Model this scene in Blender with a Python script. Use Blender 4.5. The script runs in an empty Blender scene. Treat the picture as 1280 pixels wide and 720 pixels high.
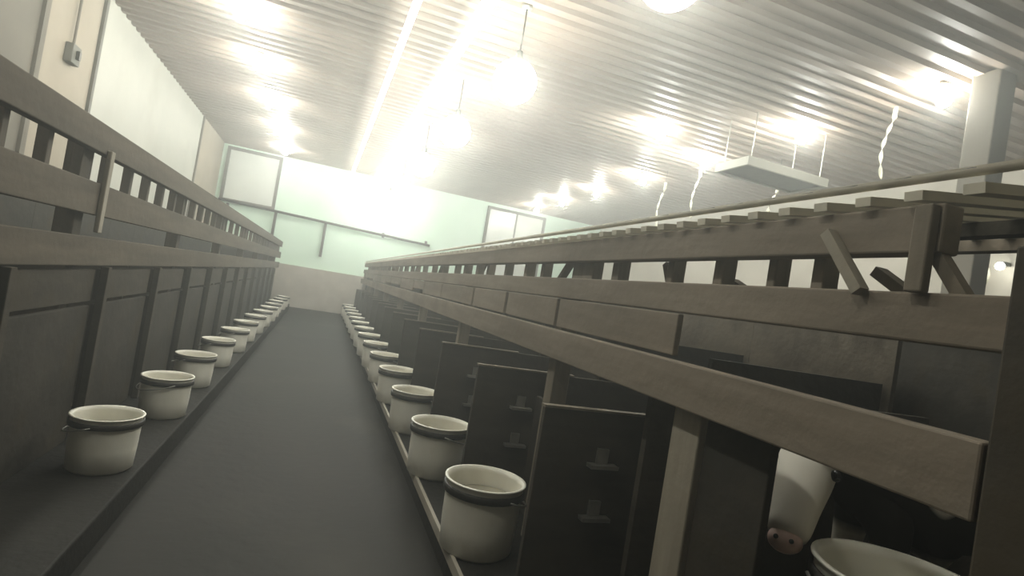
import bpy, bmesh, math, random
from mathutils import Vector, Matrix
random.seed(7)
S = bpy.context.scene
C = S.collection
EYE = 1.05

# ---------------------------------------------------------------- helpers
def link(o, parent=None):
    C.objects.link(o)
    if parent is not None: o.parent = parent
    return o

def obj(name, bm, mat, parent=None, smooth=False, bevel=0.0):
    me = bpy.data.meshes.new(name)
    bm.normal_update(); bm.to_mesh(me); bm.free()
    me.materials.append(mat)
    if smooth:
        for p in me.polygons: p.use_smooth = True
    o = bpy.data.objects.new(name, me)
    link(o, parent)
    if bevel:
        m = o.modifiers.new('edge', 'BEVEL'); m.width = bevel; m.segments = 2; m.limit_method = 'ANGLE'
    return o

def thing(name, label, cat, loc=(0, 0, 0), group=None, rz=0):
    o = bpy.data.objects.new(name, None); C.objects.link(o)
    o.location = loc; o.rotation_euler = (0, 0, rz)
    o['label'] = label; o['category'] = cat
    if group: o['group'] = group
    return o

def tag(o, label, cat, group=None):
    o['label'] = label; o['category'] = cat
    if group: o['group'] = group
    return o

def struct(name, bm, mat, parent=None, **k):
    o = obj(name, bm, mat, parent, **k)
    if parent is None: o['kind'] = 'structure'
    return o

def dup(root, loc, label, name=None):
    r = root.copy(); C.objects.link(r); r.location = loc; r['label'] = label
    for ch in list(root.children):
        c = ch.copy(); C.objects.link(c); c.parent = r
        for g in list(ch.children):
            d = g.copy(); C.objects.link(d); d.parent = c
    return r

def box(bm, x0, x1, y0, y1, z0, z1, M=None):
    vs = [bm.verts.new((x, y, z)) for x in (x0, x1) for y in (y0, y1) for z in (z0, z1)]
    if M is not None:
        for v in vs: v.co = M @ v.co
    for f in ((0, 1, 3, 2), (4, 6, 7, 5), (0, 4, 5, 1), (2, 3, 7, 6), (0, 2, 6, 4), (1, 5, 7, 3)):
        bm.faces.new([vs[i] for i in f])
    return bm

def B(*a, M=None): return box(bmesh.new(), *a, M=M)

def beam(bm, a, b, w, d, up=(0, 0, 1)):
    a = Vector(a); b = Vector(b); t = (b - a); L = t.length; t.normalize()
    s = t.cross(Vector(up))
    if s.length < 1e-4: s = t.cross(Vector((1, 0, 0)))
    s.normalize(); u = s.cross(t)
    M = Matrix((s, t, u)).transposed().to_4x4(); M.translation = a
    return box(bm, -w / 2, w / 2, 0, L, -d / 2, d / 2, M)

def tube(bm, pts, r, n=10, caps=True):
    pts = [Vector(p) for p in pts]; rings = []
    rr = r if isinstance(r, (list, tuple)) else [r] * len(pts)
    ref = None
    for i, p in enumerate(pts):
        t = (pts[min(i + 1, len(pts) - 1)] - pts[max(i - 1, 0)]).normalized()
        if ref is None:
            ref = t.cross(Vector((0, 0, 1)))
            if ref.length < .05: ref = t.cross(Vector((1, 0, 0)))
        s = (ref - t * ref.dot(t)).normalized(); ref = s; u = t.cross(s)
        rings.append([bm.verts.new(p + (s * math.cos(2 * math.pi * k / n) + u * math.sin(2 * math.pi * k / n)) * rr[i]) for k in range(n)])
    for a, b in zip(rings, rings[1:]):
        for k in range(n): bm.faces.new((a[k], a[(k + 1) % n], b[(k + 1) % n], b[k]))
    if caps: bm.faces.new(rings[0][::-1]); bm.faces.new(rings[-1])
    return bm

def lathe(bm, prof, n=32, c=(0, 0, 0)):
    rings = []
    for r, z in prof:
        if r < 1e-5: rings.append([bm.verts.new((c[0], c[1], c[2] + z))])
        else: rings.append([bm.verts.new((c[0] + r * math.cos(2 * math.pi * k / n), c[1] + r * math.sin(2 * math.pi * k / n), c[2] + z)) for k in range(n)])
    for a, b in zip(rings, rings[1:]):
        for k in range(n):
            q = (k + 1) % n
            if len(a) == 1 and len(b) == 1: continue
            if len(a) == 1: bm.faces.new((a[0], b[q], b[k]))
            elif len(b) == 1: bm.faces.new((a[k], a[q], b[0]))
            else: bm.faces.new((a[k], a[q], b[q], b[k]))
    return bm

# ---------------------------------------------------------------- materials
def srgb(r, g, b):
    f = lambda c: ((c / 255) / 12.92 if c / 255 <= .04045 else ((c / 255 + .055) / 1.055) ** 2.4)
    return (f(r), f(g), f(b), 1)

def mat(name, c1, c2, scale=(4, 4, 4), rough=.7, detail=6, bump=0.0, bscale=30, spec=.3, metallic=0, c3=None, c3scale=1.3, c3lo=.55, c3hi=.75, coords='Object'):
    m = bpy.data.materials.new(name); m.use_nodes = True
    nt = m.node_tree; p = nt.nodes['Principled BSDF']
    tc = nt.nodes.new('ShaderNodeTexCoord'); mp = nt.nodes.new('ShaderNodeMapping'); mp.inputs['Scale'].default_value = scale
    no = nt.nodes.new('ShaderNodeTexNoise'); no.inputs['Scale'].default_value = 1; no.inputs['Detail'].default_value = detail; no.inputs['Roughness'].default_value = .62
    cr = nt.nodes.new('ShaderNodeValToRGB'); cr.color_ramp.elements[0].position = .35; cr.color_ramp.elements[1].position = .68
    cr.color_ramp.elements[0].color = c1; cr.color_ramp.elements[1].color = c2
    nt.links.new(tc.outputs[coords], mp.inputs[0]); nt.links.new(mp.outputs[0], no.inputs['Vector'])
    nt.links.new(no.outputs['Fac'], cr.inputs[0]); out = cr.outputs[0]
    if c3 is not None:
        n3 = nt.nodes.new('ShaderNodeTexNoise'); n3.inputs['Scale'].default_value = c3scale; n3.inputs['Detail'].default_value = 4
        r3 = nt.nodes.new('ShaderNodeMapRange'); r3.inputs[1].default_value = c3lo; r3.inputs[2].default_value = c3hi
        mx = nt.nodes.new('ShaderNodeMixRGB'); mx.inputs[2].default_value = c3
        nt.links.new(tc.outputs[coords], n3.inputs['Vector']); nt.links.new(n3.outputs['Fac'], r3.inputs[0])
        nt.links.new(r3.outputs[0], mx.inputs[0]); nt.links.new(out, mx.inputs[1]); out = mx.outputs[0]
    nt.links.new(out, p.inputs['Base Color'])
    p.inputs['Roughness'].default_value = rough; p.inputs['Metallic'].default_value = metallic
    p.inputs['Specular IOR Level'].default_value = spec
    if bump:
        nb = nt.nodes.new('ShaderNodeTexNoise'); nb.inputs['Scale'].default_value = bscale; nb.inputs['Detail'].default_value = 5
        bp = nt.nodes.new('ShaderNodeBump'); bp.inputs['Strength'].default_value = bump; bp.inputs['Distance'].default_value = .01
        nt.links.new(tc.outputs[coords], nb.inputs['Vector']); nt.links.new(nb.outputs['Fac'], bp.inputs['Height']); nt.links.new(bp.outputs[0], p.inputs['Normal'])
    return m

def emit(name, col, s):
    m = bpy.data.materials.new(name); m.use_nodes = True; nt = m.node_tree
    for n in list(nt.nodes): nt.nodes.remove(n)
    o = nt.nodes.new('ShaderNodeOutputMaterial'); e = nt.nodes.new('ShaderNodeEmission')
    e.inputs[0].default_value = (*col, 1); e.inputs[1].default_value = s
    nt.links.new(e.outputs[0], o.inputs[0]); return m

M_floor = mat('floor_concrete', srgb(36, 35, 31), srgb(45, 43, 38), (1.2, .5, 1), .75, bump=.35, bscale=14, c3=srgb(64, 62, 55), c3scale=.7)
M_kerb = mat('kerb_concrete', srgb(32, 31, 27), srgb(40, 38, 33), (3, 3, 3), .8, bump=.4)
M_edge = mat('kerb_edge_strip', srgb(160, 154, 140), srgb(176, 170, 156), (3, 3, 3), .6)
M_rail = mat('grey_weathered_timber', srgb(116, 106, 92), srgb(140, 129, 114), (14, 1.4, 14), .75, bump=.3, bscale=20, c3=srgb(104, 94, 80), c3scale=1.6)
M_leftrail = mat('dark_weathered_timber', srgb(80, 72, 60), srgb(100, 91, 77), (14, 1.4, 14), .8, bump=.3, bscale=20, c3=srgb(76, 68, 56), c3scale=1.6)  # darker copy of the right row's timber, for the left row
M_leftpost = mat('dark_post_timber', srgb(74, 68, 57), srgb(96, 88, 76), (14, 14, 1.4), .8, bump=.3, bscale=20)  # darker copy of the post timber, for the left row
M_post = mat('post_timber', srgb(108, 100, 86), srgb(134, 124, 109), (14, 14, 1.4), .75, bump=.3, bscale=20)
M_pale = mat('pale_post_timber', srgb(140, 133, 118), srgb(162, 154, 138), (14, 14, 1.4), .75, bump=.3, bscale=20)
M_dark = mat('dark_dirty_timber', srgb(60, 56, 48), srgb(80, 74, 64), (2, 2, 8), .9, bump=.4, bscale=16, c3=srgb(70, 63, 50), c3scale=4)
M_darker = mat('soiled_board', srgb(50, 47, 40), srgb(66, 61, 53), (3, 3, 5), .85, bump=.4, bscale=16, c3=srgb(60, 52, 36), c3scale=5)
M_brown = mat('brown_back_board', srgb(76, 69, 58), srgb(96, 88, 75), (2, 3, 6), .8, bump=.3, c3=srgb(66, 57, 46), c3scale=4)
M_slat = mat('pale_slat', srgb(196, 190, 172), srgb(216, 210, 192), (4, 8, 8), .5)
M_bucket = mat('bucket_plastic', srgb(226, 222, 206), srgb(238, 235, 222), (5, 5, 3), .45, spec=.5, c3=srgb(204, 196, 172), c3scale=6, c3lo=.6, c3hi=.8)
M_bandm = mat('dark_bucket_band', srgb(36, 34, 30), srgb(46, 43, 38), (8, 8, 8), .5)
M_steel = mat('galvanised_steel', srgb(150, 148, 140), srgb(176, 174, 166), (9, 9, 9), .4, metallic=.7, spec=.5)
M_dsteel = mat('dark_steel', srgb(74, 72, 66), srgb(92, 90, 82), (9, 9, 9), .5, metallic=.4)
M_white = mat('white_wall_panel', srgb(178, 177, 166), srgb(190, 188, 177), (1, 1, 1), .6, c3=srgb(168, 166, 154), c3scale=.8)
M_beige = mat('beige_wall', srgb(158, 148, 131), srgb(172, 162, 145), (1.5, 1.5, 1.5), .75)
M_greyw = mat('grey_wall', srgb(112, 107, 96), srgb(126, 120, 108), (1.5, 1.5, 1.5), .75)
M_back = mat('pale_green_wall', srgb(208, 232, 210), srgb(220, 240, 222), (1, 1, 1), .6)
M_dado = mat('dirty_dado', srgb(164, 158, 145), srgb(184, 178, 165), (2, 2, 2), .8, c3=srgb(194, 190, 178), c3scale=1.1)  # dirty dado, lightened so the far haze sits in its colour
M_rightw = mat('right_wall', srgb(190, 184, 170), srgb(204, 198, 184), (1, 1, 1), .7)
M_ceil = mat('ribbed_ceiling_sheet', srgb(136, 122, 110), srgb(150, 135, 122), (1, 1, 1), .5, spec=.4)
M_trim = mat('dark_trim', srgb(96, 94, 84), srgb(112, 110, 100), (4, 4, 4), .6)
M_pillar = mat('pillar_paint', srgb(122, 116, 104), srgb(134, 128, 116), (2, 2, 2), .7)
M_pane = mat('frosted_pane', srgb(206, 210, 200), srgb(222, 226, 216), (1, 1, 1), .25, spec=.5)
M_cord = mat('black_cord', srgb(60, 58, 54), srgb(74, 72, 66), (9, 9, 9), .6)
M_ribbon = mat('fly_ribbon', srgb(226, 222, 196), srgb(240, 236, 216), (9, 9, 9), .4)
M_milk = mat('milk', srgb(150, 146, 128), srgb(166, 160, 142), (3, 3, 3), .2, spec=.5)
LC = (.98, 1.0, .91)
M_bulb = emit('bulb_glow', LC, 290)
M_globe = emit('hanging_bulb_glow', LC, 46)
M_dim = emit('small_bulb_glow', LC, 25)
M_tube = emit('tube_glow', (.94, 1.0, .93), 7)

# ---------------------------------------------------------------- setting
XL, XR, YB, YF, ZC = -2.6, 7.35, 14.6, -3.2, 3.6
struct('floor', B(XL - .1, XR + .1, YF - .1, YB + .1, -.1, 0), M_floor)

# ceiling: ribbed metal sheet, ribs run across the barn
bm = bmesh.new(); pitch = .18; y = YF; prof = []
while y < YB + .1:
    prof += [(y, ZC), (y + .095, ZC), (y + .115, ZC - .035), (y + .16, ZC - .035)]
    y += pitch
rows = []
for yy, zz in prof: rows.append((bm.verts.new((XL - .1, yy, zz)), bm.verts.new((XR + .1, yy, zz))))
for a, b in zip(rows, rows[1:]): bm.faces.new((a[0], b[0], b[1], a[1]))
cl = struct('ceiling', bm, M_ceil)
sm = cl.modifiers.new('thick', 'SOLIDIFY'); sm.thickness = .02; sm.offset = 1
struct('trim_1', B(XL, XR, YF, YB, ZC + .1, ZC + .2), M_ceil)

bm = bmesh.new(); box(bm, XL - .1, XL, YF, 5.95, 0, ZC)
struct('wall_left', bm, M_greyw)
struct('wall_left.001', B(XL - .1, XL, 5.95, 7.1, 0, ZC), M_beige)
struct('wall_left.002', B(XL - .1, XL, 7.1, 12.2, 0, ZC), M_white)
struct('wall_left.003', B(XL - .1, XL, 12.2, YB, 0, ZC), M_beige)
struct('trim_2', B(XL, XL + .03, 7.07, 7.13, .02, ZC - .05), M_trim)
struct('trim_3', B(XL, XL + .03, 12.17, 12.23, .02, ZC - .05), M_greyw)
struct('trim_4', B(XL, XL + .03, 5.9, 5.98, .02, ZC - .05), M_greyw)
struct('wall_back', B(XL - .1, XR + .1, YB, YB + .1, 0, ZC + .1), M_back)
struct('baseboard_back', B(XL + .02, XR - .02, YB - .1, YB, 0.0, 1.0), M_dado)
struct('wall_right', B(XR, XR + .1, YF, YB, 0, ZC), M_rightw)
struct('wall_front', B(XL - .1, XR + .1, YF - .1, YF, 0, ZC + .1), M_greyw)
# horizontal band on the right wall
struct('baseboard_right', B(XR - .03, XR, YF + .05, YB - .12, 0, 1.35), M_greyw)

def window(name, x0, x1, z0, z1, mulls):
    fr = bmesh.new(); w = .07; y0, y1 = YB - .06, YB - .002
    box(fr, x0, x0 + w, y0, y1, z0, z1); box(fr, x1 - w, x1, y0, y1, z0, z1)
    box(fr, x0 + w, x1 - w, y0, y1, z0, z0 + w); box(fr, x0 + w, x1 - w, y0, y1, z1 - w, z1)
    for q in mulls: box(fr, q - .02, q + .02, y0 + .01, y1, z0 + w, z1 - w)
    o = struct(name, fr, M_trim)
    p = obj('window_pane', B(x0 + w + .001, x1 - w - .001, YB - .03, YB - .004, z0 + w + .001, z1 - w - .001), M_pane, o)
    return o
window('window_1', -2.5, -1.3, 2.22, 3.5, [])
window('window_2', 3.9, 5.6, 1.25, 3.45, [4.75])

# pillar on the right side
struct('pillar', B(4.87, 5.07, 3.08, 3.3, 0, ZC - .036), M_pillar, bevel=.01)

# raised kerbs under both rows
def kerb(name, sx, y0, y1, lip):
    a, b = sorted((sx * lip, sx * 2.45))
    return struct(name, B(a, b, y0, y1, 0.0, .12), M_kerb, bevel=.008)
kerb('kerb_left', -1, .5, 13.6, .56); kerb('kerb_right', 1, .1, 13.6, .60)
struct('trim_5', B(.584, .598, .1, 13.6, .09, .128), M_edge)

# pale pipe rail across the back wall
t = thing('wall_rail', 'dark horizontal pipe rail running across the pale green end wall', 'rail', (0, YB - .12, 2.16))
obj('rail', tube(bmesh.new(), [(-2.5, 0, .08), (0, 0, 0), (2.5, 0, -.08)], .03), M_dsteel, t, True)
for xx, l in ((-2.3, .1), (-1.25, .75), (-.1, .85), (1.3, .1), (2.4, .1)):
    b = bmesh.new(); box(b, xx - .03, xx + .03, .03, .08, -l, .02); obj('bracket', b, M_dsteel, t)

# small dark box on the beige wall
t = thing('switch_box', 'small dark switch box high on the beige wall section', 'switch box', (XL, 6.5, 2.66))
obj('housing', B(.001, .07, -.09, .09, -.08, .1), M_trim, t, bevel=.006)
obj('lever', B(.07, .1, -.02, .02, -.03, .05), M_dsteel, t)
obj('conduit', tube(bmesh.new(), [(.03, 0, .1), (.03, 0, .7), (.03, .02, .89)], .012), M_greyw, t)

# ---------------------------------------------------------------- lamps
WORD = ['first', 'second', 'third', 'fourth', 'fifth', 'sixth', 'seventh', 'eighth', 'ninth', 'tenth', 'eleventh', 'twelfth', 'thirteenth', 'fourteenth', 'fifteenth', 'sixteenth', 'seventeenth']
def sphere(bm, r, c, n=16, m=10, sz=1):
    return lathe(bm, [(r * math.sin(math.pi * i / m) if 0 < i < m else 0, -r * sz * math.cos(math.pi * i / m)) for i in range(m + 1)], n, c)

def make_ceiling_lamp():
    t = thing('ceiling_lamp', '', 'lamp', (0, 0, 0), 'bare bulbs close under the ribbed ceiling')
    obj('socket', lathe(bmesh.new(), [(0, .0), (.045, 0), (.05, -.03), (.03, -.05), (.027, -.1), (0, -.1)], 16), M_steel, t, True)
    obj('bulb', sphere(bmesh.new(), .06, (0, 0, -.155), 14, 8, 1.1), M_bulb, t, True)
    return t
lamp0 = make_ceiling_lamp(); first = True
def place_lamp(x, y, lab):
    global first
    if first: lamp0.location = (x, y, ZC - .036); lamp0['label'] = lab; first = False
    else: dup(lamp0, (x, y, ZC - .036), lab)
for i, yy in enumerate((6.2, 7.7, 9.4, 11.3, 13.2)):
    place_lamp(-1.16, yy, f'{WORD[i]} glaring bulb from the near end of the line along the white wall side')
for i, yy in enumerate((3.5, 5.05, 6.75, 8.4, 10.1, 11.8, 13.4)):
    place_lamp(4.86, yy, f'{WORD[i]} glaring bulb from the near end of the ceiling line starting by the pale pillar')
for yy, w_ in ((4.4, 'one before the first visible'), (2.6, 'over the near part of the aisle'), (.8, 'above the camera end of the aisle')):  # unseen bulbs carrying the line on, added to light the right-hand rails
    place_lamp(-1.16, yy, f'glaring bulb {w_}, line along the white wall side')
place_lamp(3.7, 6.15, 'small lone bulb on the ceiling between hanging globes and the pillar side line')

def make_globe():
    t = thing('hanging_lamp', '', 'lamp', (0, 0, 0), 'globes hanging on cords over the aisle')
    obj('ceiling_rose', lathe(bmesh.new(), [(0, 0), (.05, 0), (.04, -.03), (0, -.03)], 16), M_steel, t, True)
    obj('cord', tube(bmesh.new(), [(0, 0, -.03), (.004, 0, -.25), (0, 0, -.42)], .007, 8), M_cord, t, True)
    obj('socket', lathe(bmesh.new(), [(0, -.40), (.025, -.40), (.035, -.45), (.035, -.5), (0, -.5)], 16), M_cord, t, True)
    obj('globe', sphere(bmesh.new(), .185, (0, 0, -.665), 24, 14), M_globe, t, True)  # bulb swollen into a globe so its glare is built into the shape
    return t
g0 = make_globe()
for i, (xx, yy) in enumerate(((1.48, 2.6), (1.28, 4.6), (1.2, 6.55), (1.2, 8.8), (1.2, 11.3), (1.2, 13.4))):
    lab = ['glaring globe on a cord at the top edge above the slatted rack', 'large round glaring globe on a long cord above the slatted row', 'glaring hanging globe second along from the big round one',
           'hanging globe merging into the brightest glare before the end wall', 'small hanging globe deep inside the glare by the end wall', 'last hanging globe right before the pale end wall'][i]
    if i == 0: g0.location = (xx, yy, ZC - .036); g0['label'] = lab
    else: dup(g0, (xx, yy, ZC - .036), lab)

def strip(x0, x1, y0, y1, lab, rad):
    t = thing('ceiling_strip_light', lab, 'strip light', (0, 0, ZC - .057))
    obj('tube', tube(bmesh.new(), [(x0, y0, -.14), ((x0 + x1) / 2, (y0 + y1) / 2, -.14), (x1, y1, -.14)], rad, 10), M_tube, t, True)
    n = int((y1 - y0) / 1.2)
    for k in range(n + 1):
        f = (k + .3) / (n + .6); xx = x0 + (x1 - x0) * f; yy = y0 + (y1 - y0) * f
        obj('clip', B(xx - .015, xx + .015, yy - .012, yy + .012, -.12, 0), M_steel, t)
strip(.42, .30, .5, 14.3, 'thin long white glowing tube on the ceiling, white wall side of the pair', .034)
strip(.93, .86, .5, 14.3, 'thicker long white glowing tube on the ceiling beside the hanging globes', .055)

# light housing hung from ceiling at right
t = thing('lamp_housing', 'flat rectangular metal housing hanging below the ceiling before the bulbs', 'light fixture', (4.72, 5.0, 2.98))
b = bmesh.new(); box(b, -.58, .58, 0, .03, -.05, .05); box(b, -.58, .58, .52, .55, -.05, .05); box(b, -.58, -.55, .03, .52, -.05, .05); box(b, .55, .58, .03, .52, -.05, .05)
obj('housing', b, M_white, t, bevel=.004)
obj('underside', B(-.55, .55, .03, .52, -.03, -.015), M_dsteel, t)
obj('top_plate', B(-.55, .55, .03, .52, .03, .045), M_steel, t)
for xx in (-.5, .5):
    for yy in (.06, .49): obj('hanger', tube(bmesh.new(), [(xx, yy, .045), (xx, yy, .584)], .006, 6), M_steel, t)

# fly ribbons
def ribbon(x, y, ztop, L, lab, sway=.05):
    t = thing('hanging_fly_ribbon', lab, 'fly ribbon', (x, y, ztop), 'fly ribbons hanging from the ceiling')
    obj('canister', lathe(bmesh.new(), [(0, 0), (.022, 0), (.022, -.11), (.016, -.12), (0, -.12)], 12), M_ribbon, t, True)
    b = bmesh.new(); n = 50; prev = None
    for i in range(n + 1):
        f = i / n; a = f * 13; z = -.12 - f * L; cx = sway * math.sin(f * 2.6)
        p = bm_v = None
        d = Vector((math.cos(a), math.sin(a), 0)) * .018
        p = (b.verts.new(Vector((cx, 0, z)) + d), b.verts.new(Vector((cx, 0, z)) - d))
        if prev: b.faces.new((prev[0], prev[1], p[1], p[0]))
        prev = p
    o = obj('ribbon', b, M_ribbon, t, True)
    m = o.modifiers.new('t', 'SOLIDIFY'); m.thickness = .002
    if ztop < ZC - .05: obj('string', tube(bmesh.new(), [(0, 0, 0), (0, 0, ZC - .036 - ztop)], .003, 6), M_cord, t)
ribbon(5.05, 4.1, ZC - .036, .62, 'pale curling fly ribbon with bright canister hanging beyond the flat housing', -.10)
ribbon(4.95, 6.95, 3.4, .62, 'pale curling fly ribbon between the glaring bulbs and the rack top', -.08)
ribbon(5.0, 7.9, 3.35, .62, 'curling fly ribbon hanging farther in than the others', -.08)
ribbon(5.6, 6.1, 3.2, .4, 'short curling fly ribbon low beside the flat housing', -.1)

# fittings on the far side wall seen through the rail gap
t = thing('wall_lamp', 'small glaring bulb on the far side wall seen through the rail gap', 'lamp', (XR - .031, 4.25, 2.38))
obj('bracket', B(-.12, 0, -.02, .02, -.02, .02), M_dsteel, t)
obj('bulb', sphere(bmesh.new(), .045, (-.15, 0, -.04), 14, 8), M_dim, t, True)
t = thing('hanging_hose', 'pale coiled hose hanging on the far side wall beside the small bulb', 'hose', (XR - .031, 4.56, 2.40))
b = bmesh.new()
tube(b, [(-.04 - .02 * math.sin(a * .9), .15 * math.cos(a), .15 * math.sin(a) * 1.15 - .15) for a in [i * .3 for i in range(60)]], .012, 8)
obj('hose', b, M_ribbon, t, True)
obj('hook', B(-.09, 0, -.012, .012, .0, .024), M_dsteel, t)
# ---------------------------------------------------------------- left row frame
t = thing('stall_frame', 'long grey timber rail frame with short spindles under the white wall', 'stall frame', (0, 0, 0))
XF = -.9
YE = 13.3
def rail(t, name, sx, x, y0, y1, z0, z1, th=.045, m=None):
    a, b = sorted((x, x + sx * th))
    return obj(name, B(a, b, y0, y1, z0, z1), m or M_rail, t, bevel=.004)
rail(t, 'top_rail', -1, XF, .9, YE, m=M_leftrail, z0=1.36, z1=1.475)
rail(t, 'middle_rail', -1, XF, .9, YE, m=M_leftrail, z0=1.11, z1=1.24)
rail(t, 'lower_rail', -1, XF, .9, YE, m=M_leftrail, z0=.90, z1=1.02)
y = 1.2; k = 0
while y < YE:
    if k % 3 == 0: pass
    b = B(XF - .085, XF - .046, y - .018, y + .018, 1.13, 1.44)
    obj('spindle', b, M_leftpost, t, bevel=.003)
    y += .29 if y < 6 else .42; k += 1
for j in range(8):
    yy = 1.05 + j * 1.66
    obj('post', B(XF - .12, XF - .05, yy - .04, yy + .04, .12, 1.42), M_leftpost, t, bevel=.004)
obj('pale_post', B(XF + .001, XF + .02, 2.72, 2.76, 1.04, 1.38), M_pale, t, bevel=.004)['label'] = 'pale short post nailed over the rails'
obj('end_board', B(-2.2, XF - .13, YE + .02, YE + .06, .12, 1.2), M_dark, t)
obj('rear_rail', B(-2.3, -2.26, .9, YE, 1.10, 1.2), M_post, t)

# ---------------------------------------------------------------- right row frame
t = thing('stall_frame', 'long brown timber frame with braces and slatted rack top', 'stall frame', (0, 0, 0))
XG = .9
rail(t, 'top_beam', 1, XG, .62, YE, 1.235, 1.315)
rail(t, 'middle_rail', 1, XG, .505, YE, 1.09, 1.17)
rail(t, 'lower_rail', 1, XG - .03, .505, YE, .855, .965)
yy = 1.26
while yy < YE - .8:
    L_ = random.choice((.62, .78, .95)); obj('infill_board', B(XG + .0, XG + .018, yy, yy + L_, .975 + random.choice((0, 0, .03)), 1.086), M_rail, t, bevel=.003); yy += L_ + random.uniform(.01, .05)
obj('end_post', B(XG - .03, XG + .07, .40, .50, .12, 1.235), M_dark, t, bevel=.004)['label'] = 'thick dark post at the near end'
obj('pale_post', B(XG + .02, XG + .07, 1.13, 1.24, .12, .85), M_pale, t, bevel=.004)
obj('front_post', B(XG - .02, XG - .001, .625, .655, 1.168, 1.31), M_post, t, bevel=.003)
for (yy, w) in ((.885, .03), (1.01, .025), (1.19, .035), (1.40, .03), (1.72, .05), (1.98, .18), (2.4, .04), (2.62, .05), (2.95, .035), (3.3, .05)):
    obj('post', B(XG + .047, XG + .09, yy - w / 2, yy + w / 2, 1.13, 1.30), M_post, t, bevel=.003)
yy = 3.55; k = 0
while yy < YE - .1:
    w = random.choice((.04, .06, .09)); obj('post', B(XG + .047, XG + .09, yy - w / 2, yy + w / 2, 1.13, 1.30), M_post, t, bevel=.003)
    yy += random.uniform(.3, .55); k += 1
def brace(y0, z0, y1, z1, x=XG + .07, m=None, w=.03):
    b = bmesh.new(); beam(b, (x, y0, z0), (x, y1, z1), .02, w, (1, 0, 0)); obj('brace', b, m or M_post, t)
    return
brace(.82, 1.275, .735, 1.165, XG - .012, M_pale, .022); brace(.80, 1.22, .69, 1.15, XG + .105); brace(.635, 1.235, .575, 1.15, XG + .02, None, .022)
brace(1.20, 1.19, 1.08, 1.14, XG + .105); brace(1.50, 1.24, 1.44, 1.13, XG + .105)
for q in range(8):
    y0 = 2.2 + q * 1.37; brace(y0, 1.27, y0 + .16, 1.13, XG + .105)
for j in range(8):
    yy = 2.06 + j * 1.6
    obj('stud', B(XG + .02, XG + .09, yy - .035, yy + .035, .12, 1.13), M_post, t, bevel=.003)
# rack top: slats across
b = bmesh.new(); yy = .3
while yy < YE:
    beam(b, (XG - .02, yy, 1.325), (1.95, yy, 1.49), .03, .016); yy += .09
obj('slat_rack', b, M_slat, t)
obj('rack_beam', B(1.90, 1.95, .3, YE, 1.44, 1.475), M_rail, t)
obj('rear_rail', B(2.25, 2.29, 1.7, YE, 1.02, 1.12), M_dark, t)
obj('rack_joist', B(1.3, 1.34, .3, YE, 1.35, 1.38), M_dark, t)
obj('end_board', B(1.0, 2.24, YE + .02, YE + .06, .12, 1.2), M_dark, t)

# pipe ladder on rack top
t = thing('feed_rail', 'twin pale metal pipes with short rungs along the slatted rack top', 'pipe rail', (XG, 0, 1.335))
obj('pipe', tube(bmesh.new(), [(0, .3, .022), (0, YE - .1, .022)], .007, 8), M_slat, t, True)
obj('pipe', tube(bmesh.new(), [(.10, .3, .06), (.10, YE - .1, .06)], .007, 8), M_slat, t, True)
yy = .4; n = 0
while yy < 12.9 and n < 90:
    obj('rung', tube(bmesh.new(), [(0, yy, .022), (.10, yy + .03, .06)], .006, 6), M_cord, t); yy += .11 if yy < 5 else .2; n += 1

# ---------------------------------------------------------------- stalls
PR, PL = .79, .83
def make_stall(sx):
    """stall between y=0 (near partition) and y=pitch; x measured from the aisle outward"""
    P = PR if sx > 0 else PL
    t = thing('calf_stall', '', 'stall', (0, 0, .12), 'calf stalls of the slatted row' if sx > 0 else 'calf stalls along the white wall')
    def bx(x0, x1, *r):
        a, b = sorted((sx * x0, sx * x1)); return B(a, b, *r)
    xw = .72 if sx > 0 else .86
    if sx > 0:
        w = obj('side_board', bx(.725, 2.19, 0, .022, .001, .615), M_dark, t, bevel=.003)
        obj('top_edge', bx(.722, 1.2, -.004, .026, .6155, .623), M_post, w)
        for zz in (.44, .27):
            lb = bx(.90, 1.0, -.035, -.001, zz, zz + .012); box(lb, .93, .97, -.012, -.001, zz + .013, zz + .06); obj('latch', lb, M_steel, w)
        obj('front_board', bx(1.0, 1.02, .05, P - .06, .001, .52), M_darker, t, bevel=.003)
        obj('rear_side_board', bx(1.35, 2.19, .03, .05, .001, .84), M_darker, t)
        obj('back_board', bx(2.2, 2.225, 0, P - .002, .001, 1.04), M_brown, t)
    else:
        obj('side_board', bx(1.05, 2.19, 0, .022, .001, .80), M_dark, t)
        obj('front_board', bx(.925, .947, .05, P - .03, .001, .60), M_darker, t, bevel=.003)
        obj('door_stile', bx(.885, .918, 0.0, .04, .001, .775), M_dark, t, bevel=.003)
        obj('cross_board', bx(.925, .947, .05, P - .03, .62, .76), M_dark, t, bevel=.003)
        obj('back_board', bx(2.2, 2.225, 0, P - .002, .001, 1.09), M_darker, t)
    obj('slatted_floor', bx(1.06, 2.19, .03, P - .01, .001, .04), M_darker, t)
    return t
sr = make_stall(1); sl = make_stall(-1)
for k in range(15):
    lab = f'dark calf stall {WORD[k]} from the near end of the slatted row, behind a white bucket'
    y = 1.62 + PR * k
    if y + PR > YE + .1: break
    if k == 0: sr.location = (0, y, .12); sr['label'] = lab
    else: dup(sr, (0, y, .12), lab)
for k in range(14):
    lab = f'dark calf stall {WORD[k]} from the near end of the row along the white wall'
    y = 1.28 + PL * k
    if y + PL > YE + .1: break
    if k == 0: sl.location = (0, y, .12); sl['label'] = lab
    else: dup(sl, (0, y, .12), lab)

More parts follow.
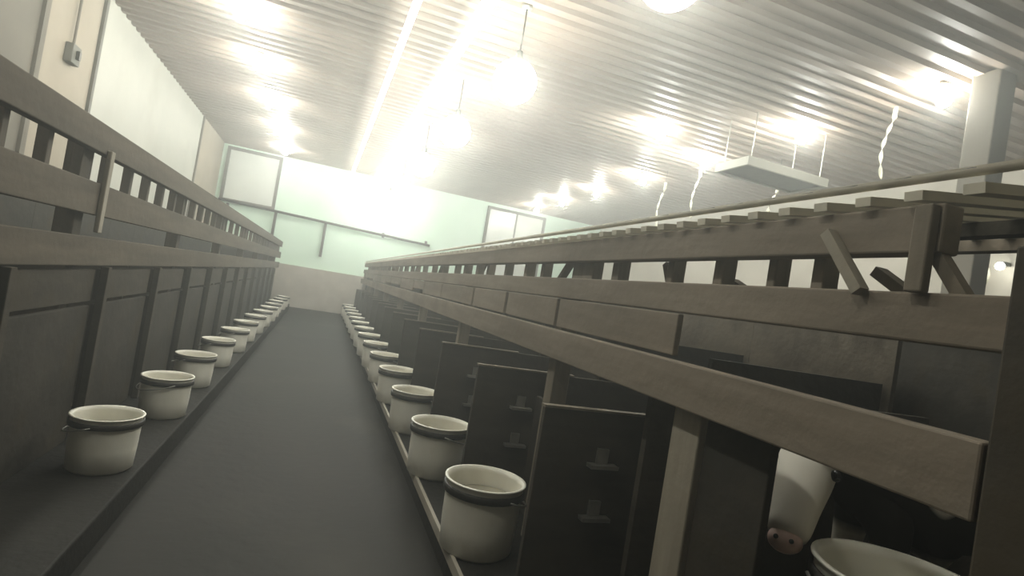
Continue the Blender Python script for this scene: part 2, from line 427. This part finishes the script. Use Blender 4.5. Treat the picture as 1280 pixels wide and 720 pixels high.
# near end stall with the calf
t = thing('calf_stall', 'near end stall holding the calf with a white face', 'stall', (0, 0, .12))
obj('front_plank', B(.932, .952, .915, 1.122, .001, .73), M_darker, t, bevel=.003)
obj('side_board', B(1.0, 2.2, 1.46, 1.485, .001, .75), M_dark, t)
obj('side_board', B(1.0, 2.2, .12, .145, .001, .80), M_dark, t)
obj('back_board', B(2.38, 2.40, .15, 2.1, .001, 1.12), M_darker, t)
obj('slatted_floor', B(1.0, 2.19, .15, 1.45, .001, .03), M_darker, t)

# ---------------------------------------------------------------- buckets
def make_bucket(h=.26, R=.148, r=.134):
    t = thing('bucket', '', 'bucket', (0, 0, 0), None)
    pr = [(0, 0), (r - .015, 0), (r, .012), (r + (R - r) * .4, h * .4), (R - .006, h - .06), (R - .004, h - .03), (R - .003, h - .008), (R + .004, h - .004), (R + .004, h), (R - .006, h), (R - .012, h - .02), (r + (R - r) * .5, h * .5), (r - .01, .02), (0, .018)]
    obj('shell', lathe(bmesh.new(), pr, 40), M_bucket, t, True)
    obj('band', lathe(bmesh.new(), [(R - .006, h - .050), (R + .004, h - .047), (R + .005, h - .024), (R - .002, h - .022)], 40), M_bandm, t, True)
    obj('milk', lathe(bmesh.new(), [(0, h * .72), (r + (R - r) * .72 - .011, h * .72)], 40), M_milk, t)
    # bail handle lying against the side
    pts = []
    for i in range(17):
        a = math.pi * i / 16
        pts.append(((R + .012) * math.cos(a), (R + .02) * math.sin(a) * .98, h - .035 - .05 * math.sin(a)))
    hb = bmesh.new(); tube(hb, pts, .0035, 6); obj('bail_handle', hb, M_steel, t, True)
    return t
b0 = make_bucket()
fst = True
def place_bucket(loc, lab, grp, rz=0, s=1):
    global fst
    if fst: o = b0; o.location = loc; o['label'] = lab; fst = False
    else: o = dup(b0, loc, lab)
    o.rotation_euler = (0, 0, rz); o.scale = (s, s, s); o['group'] = grp
for k in range(14):
    j = random.uniform(-.012, .012)
    place_bucket((.725 - .03 - .005 * min(k, 6) + 0 * j, 1.98 + PR * k + (0 if k == 0 else j), .12), f'{WORD[k]} off-white milk bucket from the near end, beside the slatted row', 'buckets of the slatted row', random.uniform(-.5, .5) - 1.2)
for k in range(13):
    j = random.uniform(-.015, .015)
    place_bucket((-.70 + .004 * min(k, 8) + j, 2.62 + PL * k + j, .12), f'{WORD[k]} off-white milk bucket from the near end, in the row along the white wall', 'buckets of the row along the white wall', random.uniform(-.5, .5) + 1.6, .84)
# high bucket by the calf on its stand
BX, BY, BZ = 1.165, .86, .585
t = thing('bucket_stand', 'dark wooden stand under the bucket the calf drinks from', 'stand', (BX, BY, .15))
for sx in (-1, 1):
    for sy in (-1, 1): obj('leg', B(sx * .1 - .015, sx * .1 + .015, sy * .1 - .015, sy * .1 + .015, .001, BZ - .25 - .15 - .02), M_dark, t)
obj('stand_top', B(-.13, .13, -.13, .13, BZ - .25 - .15 - .02, BZ - .25 - .15), M_dark, t)
place_bucket((BX + .045, BY - .055, BZ - .25), 'off-white bucket raised under the calf at the near end stall', 'raised bucket', 2.6, 1.12)

# ---------------------------------------------------------------- calf
def skin_mesh(name, verts, edges, radii, root=0, sub=2, parent=None, m=None):
    me = bpy.data.meshes.new(name); me.from_pydata(verts, edges, [])
    o = bpy.data.objects.new(name, me); link(o, parent)
    sk = o.modifiers.new('skin', 'SKIN'); sk.use_smooth_shade = True
    for i, r in enumerate(radii):
        me.skin_vertices[0].data[i].radius = r if isinstance(r, tuple) else (r, r)
    for i in range(len(verts)): me.skin_vertices[0].data[i].use_root = (i == root)
    s = o.modifiers.new('sub', 'SUBSURF'); s.levels = sub; s.render_levels = sub
    if m: me.materials.append(m)
    return o

def calf_mat():
    m = bpy.data.materials.new('calf_coat'); m.use_nodes = True; nt = m.node_tree; p = nt.nodes['Principled BSDF']
    tc = nt.nodes.new('ShaderNodeTexCoord'); sp = nt.nodes.new('ShaderNodeSeparateXYZ')
    nt.links.new(tc.outputs['Object'], sp.inputs[0])
    no = nt.nodes.new('ShaderNodeTexNoise'); no.inputs['Scale'].default_value = 3.2; no.inputs['Detail'].default_value = 1.5
    nt.links.new(tc.outputs['Object'], no.inputs['Vector'])
    # white patches on body by noise; face white where x small (blaze), legs white low down
    r1 = nt.nodes.new('ShaderNodeMapRange'); r1.inputs[1].default_value = .60; r1.inputs[2].default_value = .62; nt.links.new(no.outputs['Fac'], r1.inputs[0])
    r2 = nt.nodes.new('ShaderNodeMapRange'); r2.inputs[1].default_value = .16; r2.inputs[2].default_value = .145
    al = nt.nodes.new('ShaderNodeMath'); al.operation = 'MULTIPLY_ADD'; al.inputs[1].default_value = math.cos(.95); al.inputs[2].default_value = .33 - .33 * math.cos(.95)
    a2 = nt.nodes.new('ShaderNodeMath'); a2.operation = 'MULTIPLY_ADD'; a2.inputs[1].default_value = math.sin(.95)
    nt.links.new(sp.outputs[0], al.inputs[0]); nt.links.new(sp.outputs[1], a2.inputs[0]); nt.links.new(al.outputs[0], a2.inputs[2]); nt.links.new(a2.outputs[0], r2.inputs[0])
    r3 = nt.nodes.new('ShaderNodeMapRange'); r3.inputs[1].default_value = .44; r3.inputs[2].default_value = .41; nt.links.new(sp.outputs[2], r3.inputs[0])
    a = nt.nodes.new('ShaderNodeMath'); a.operation = 'MAXIMUM'; nt.links.new(r1.outputs[0], a.inputs[0]); nt.links.new(r2.outputs[0], a.inputs[1])
    b = nt.nodes.new('ShaderNodeMath'); b.operation = 'MAXIMUM'; nt.links.new(a.outputs[0], b.inputs[0]); nt.links.new(r3.outputs[0], b.inputs[1])
    mx = nt.nodes.new('ShaderNodeMixRGB'); mx.inputs[1].default_value = srgb(40, 38, 34); mx.inputs[2].default_value = srgb(232, 226, 212)
    nt.links.new(b.outputs[0], mx.inputs[0]); nt.links.new(mx.outputs[0], p.inputs['Base Color']); p.inputs['Roughness'].default_value = .85
    return m
M_calf = calf_mat()
M_black = mat('black_coat', srgb(38, 36, 32), srgb(50, 47, 42), (9, 9, 9), .85)
M_nose = mat('calf_nose', srgb(214, 182, 168), srgb(228, 200, 186), (20, 20, 20), .45)
M_eye = mat('calf_eye', srgb(18, 15, 12), srgb(26, 22, 18), (9, 9, 9), .1, spec=.6)
M_hoof = mat('hoof', srgb(50, 45, 38), srgb(64, 58, 50), (9, 9, 9), .6)
# local frame: +x goes from the muzzle back towards the rump
PHI = .95
def hd(p, dz=-.03):
    x, y = p[0] - .33, p[1]; f = min(1, max(0, -x / .1)); a = PHI
    return (.33 + x * math.cos(a) - y * math.sin(a), x * math.sin(a) + y * math.cos(a), p[2] + dz)
calf = thing('calf', 'young black and white calf with white face and pink muzzle in the near end stall', 'calf', (1.025, 1.27, .153), rz=-.35)
V = []; E_ = []; R_ = []
def v(p, r, par=None):
    V.append(p); R_.append(r)
    if par is not None: E_.append((par, len(V) - 1))
    return len(V) - 1
pel = v((1.05, 0, .60), .125)
ru = v((1.18, 0, .56), .09, pel)
ab = v((.85, 0, .58), (.135, .15), pel); ch = v((.62, 0, .56), (.12, .155), ab); sh = v((.47, 0, .60), (.10, .13), ch)
n1 = v((.36, 0, .655), .075, sh); n2 = v(hd((.26, 0, .68), -.03), .065, n1)
h1 = v(hd((.19, 0, .665)), (.074, .074), n2); h2 = v(hd((.13, 0, .62)), (.074, .078), h1); h3 = v(hd((.075, 0, .565)), (.058, .062), h2); h4 = v(hd((.035, 0, .52)), (.052, .05), h3); h5 = v(hd((.01, 0, .495)), (.045, .04), h4)
for s in (-1, 1):
    a = v((.50, s * .085, .46), .05, sh); b = v((.49, s * .09, .30), .032, a); c = v((.50, s * .09, .26), .034, b); d = v((.50, s * .09, .10), .022, c); v((.48, s * .09, .045), .026, d)
    a = v((1.10, s * .09, .46), .065, pel); b = v((1.04, s * .095, .36), .045, a); c = v((1.15, s * .095, .26), .03, b); d = v((1.12, s * .095, .10), .022, c); v((1.10, s * .095, .045), .026, d)
skin_mesh('body', V, E_, R_, 0, 2, calf, M_calf)
# muzzle pad, nostrils
b = bmesh.new(); sphere(b, .037, (0, 0, 0), 18, 12); o = obj('muzzle', b, M_nose, calf, True); o.location = hd((.004, 0, .497)); o.scale = (.62, 1.0, .8); o.rotation_euler = (0, .7, PHI)
for s in (-1, 1):
    b = bmesh.new(); sphere(b, .0055, (0, 0, 0), 10, 6); o2 = obj('nostril', b, M_eye, calf, True); o2.location = hd((-.017, s * .016, .505))
    b = bmesh.new(); sphere(b, .014, (0, 0, 0), 12, 8); o2 = obj('eye', b, M_eye, calf, True); o2.location = hd((.122, s * .068, .645))
    # ear: leaf shaped cup
    b = bmesh.new(); pts = []
    for i in range(9):
        f = i / 8; w = .034 * math.sin(math.pi * min(1, f * .9 + .1)) ** .8
        pts.append([b.verts.new((-.012 + w * u * .3 + .01 * abs(u), s * (.05 + f * .115), .0 + w * u + .012 * f)) for u in (-1, -.5, 0, .5, 1)])
    for p0, p1 in zip(pts, pts[1:]):
        for q in range(4): b.faces.new((p0[q], p0[q + 1], p1[q + 1], p1[q]))
    e = obj('ear', b, M_black, calf, True); e.location = hd((.205, 0, .685)); e.rotation_euler = (0, 0, PHI); m_ = e.modifiers.new('t', 'SOLIDIFY'); m_.thickness = .007
    for xx in (.48, 1.10):
        b = bmesh.new(); lathe(b, [(0, 0), (.032, 0), (.027, .035), (0, .035)], 14, (xx, s * (.09 if xx < 1 else .095), 0)); obj('hoof', b, M_hoof, calf, True)
b = bmesh.new(); tube(b, [(1.25, 0, .60), (1.30, 0, .52), (1.31, 0, .40), (1.30, 0, .28)], [.018, .014, .011, .02], 8); obj('tail', b, M_calf, calf, True)

# ---------------------------------------------------------------- world, camera
w = bpy.data.worlds.new('World'); S.world = w; w.use_nodes = True
w.node_tree.nodes['Background'].inputs[0].default_value = (.5, .52, .5, 1); w.node_tree.nodes['Background'].inputs[1].default_value = .1
# thin dusty haze in the barn air
nt = w.node_tree; vs = nt.nodes.new('ShaderNodeVolumeScatter')
vs.inputs['Color'].default_value = (.97, 1.0, .95, 1); vs.inputs['Density'].default_value = .038; vs.inputs['Anisotropy'].default_value = .66
nt.links.new(vs.outputs[0], nt.nodes['World Output'].inputs['Volume'])

F, VP, ROLL = 700.0, (403, 335), math.radians(9.5)
y = Vector((VP[0] - 640, 360 - VP[1], -F)).normalized()
c = (y.x * math.sin(ROLL) + y.y * math.cos(ROLL)) / (-y.z)
u = Vector((math.sin(ROLL), math.cos(ROLL), c)).normalized()
x = y.cross(u)
cam = bpy.data.cameras.new('camera'); co = bpy.data.objects.new('camera', cam); C.objects.link(co)
mw = Matrix((x, y, u)).to_4x4(); mw.translation = (0, 0, EYE); co.matrix_world = mw
cam.sensor_width = 36; cam.lens = 36 * F / 1280; cam.clip_start = .02
S.camera = co
S.view_settings.view_transform = 'Standard'; S.view_settings.look = 'None'; S.view_settings.gamma = 1
S.view_settings.use_curve_mapping = False
S.view_settings.exposure = 0.4
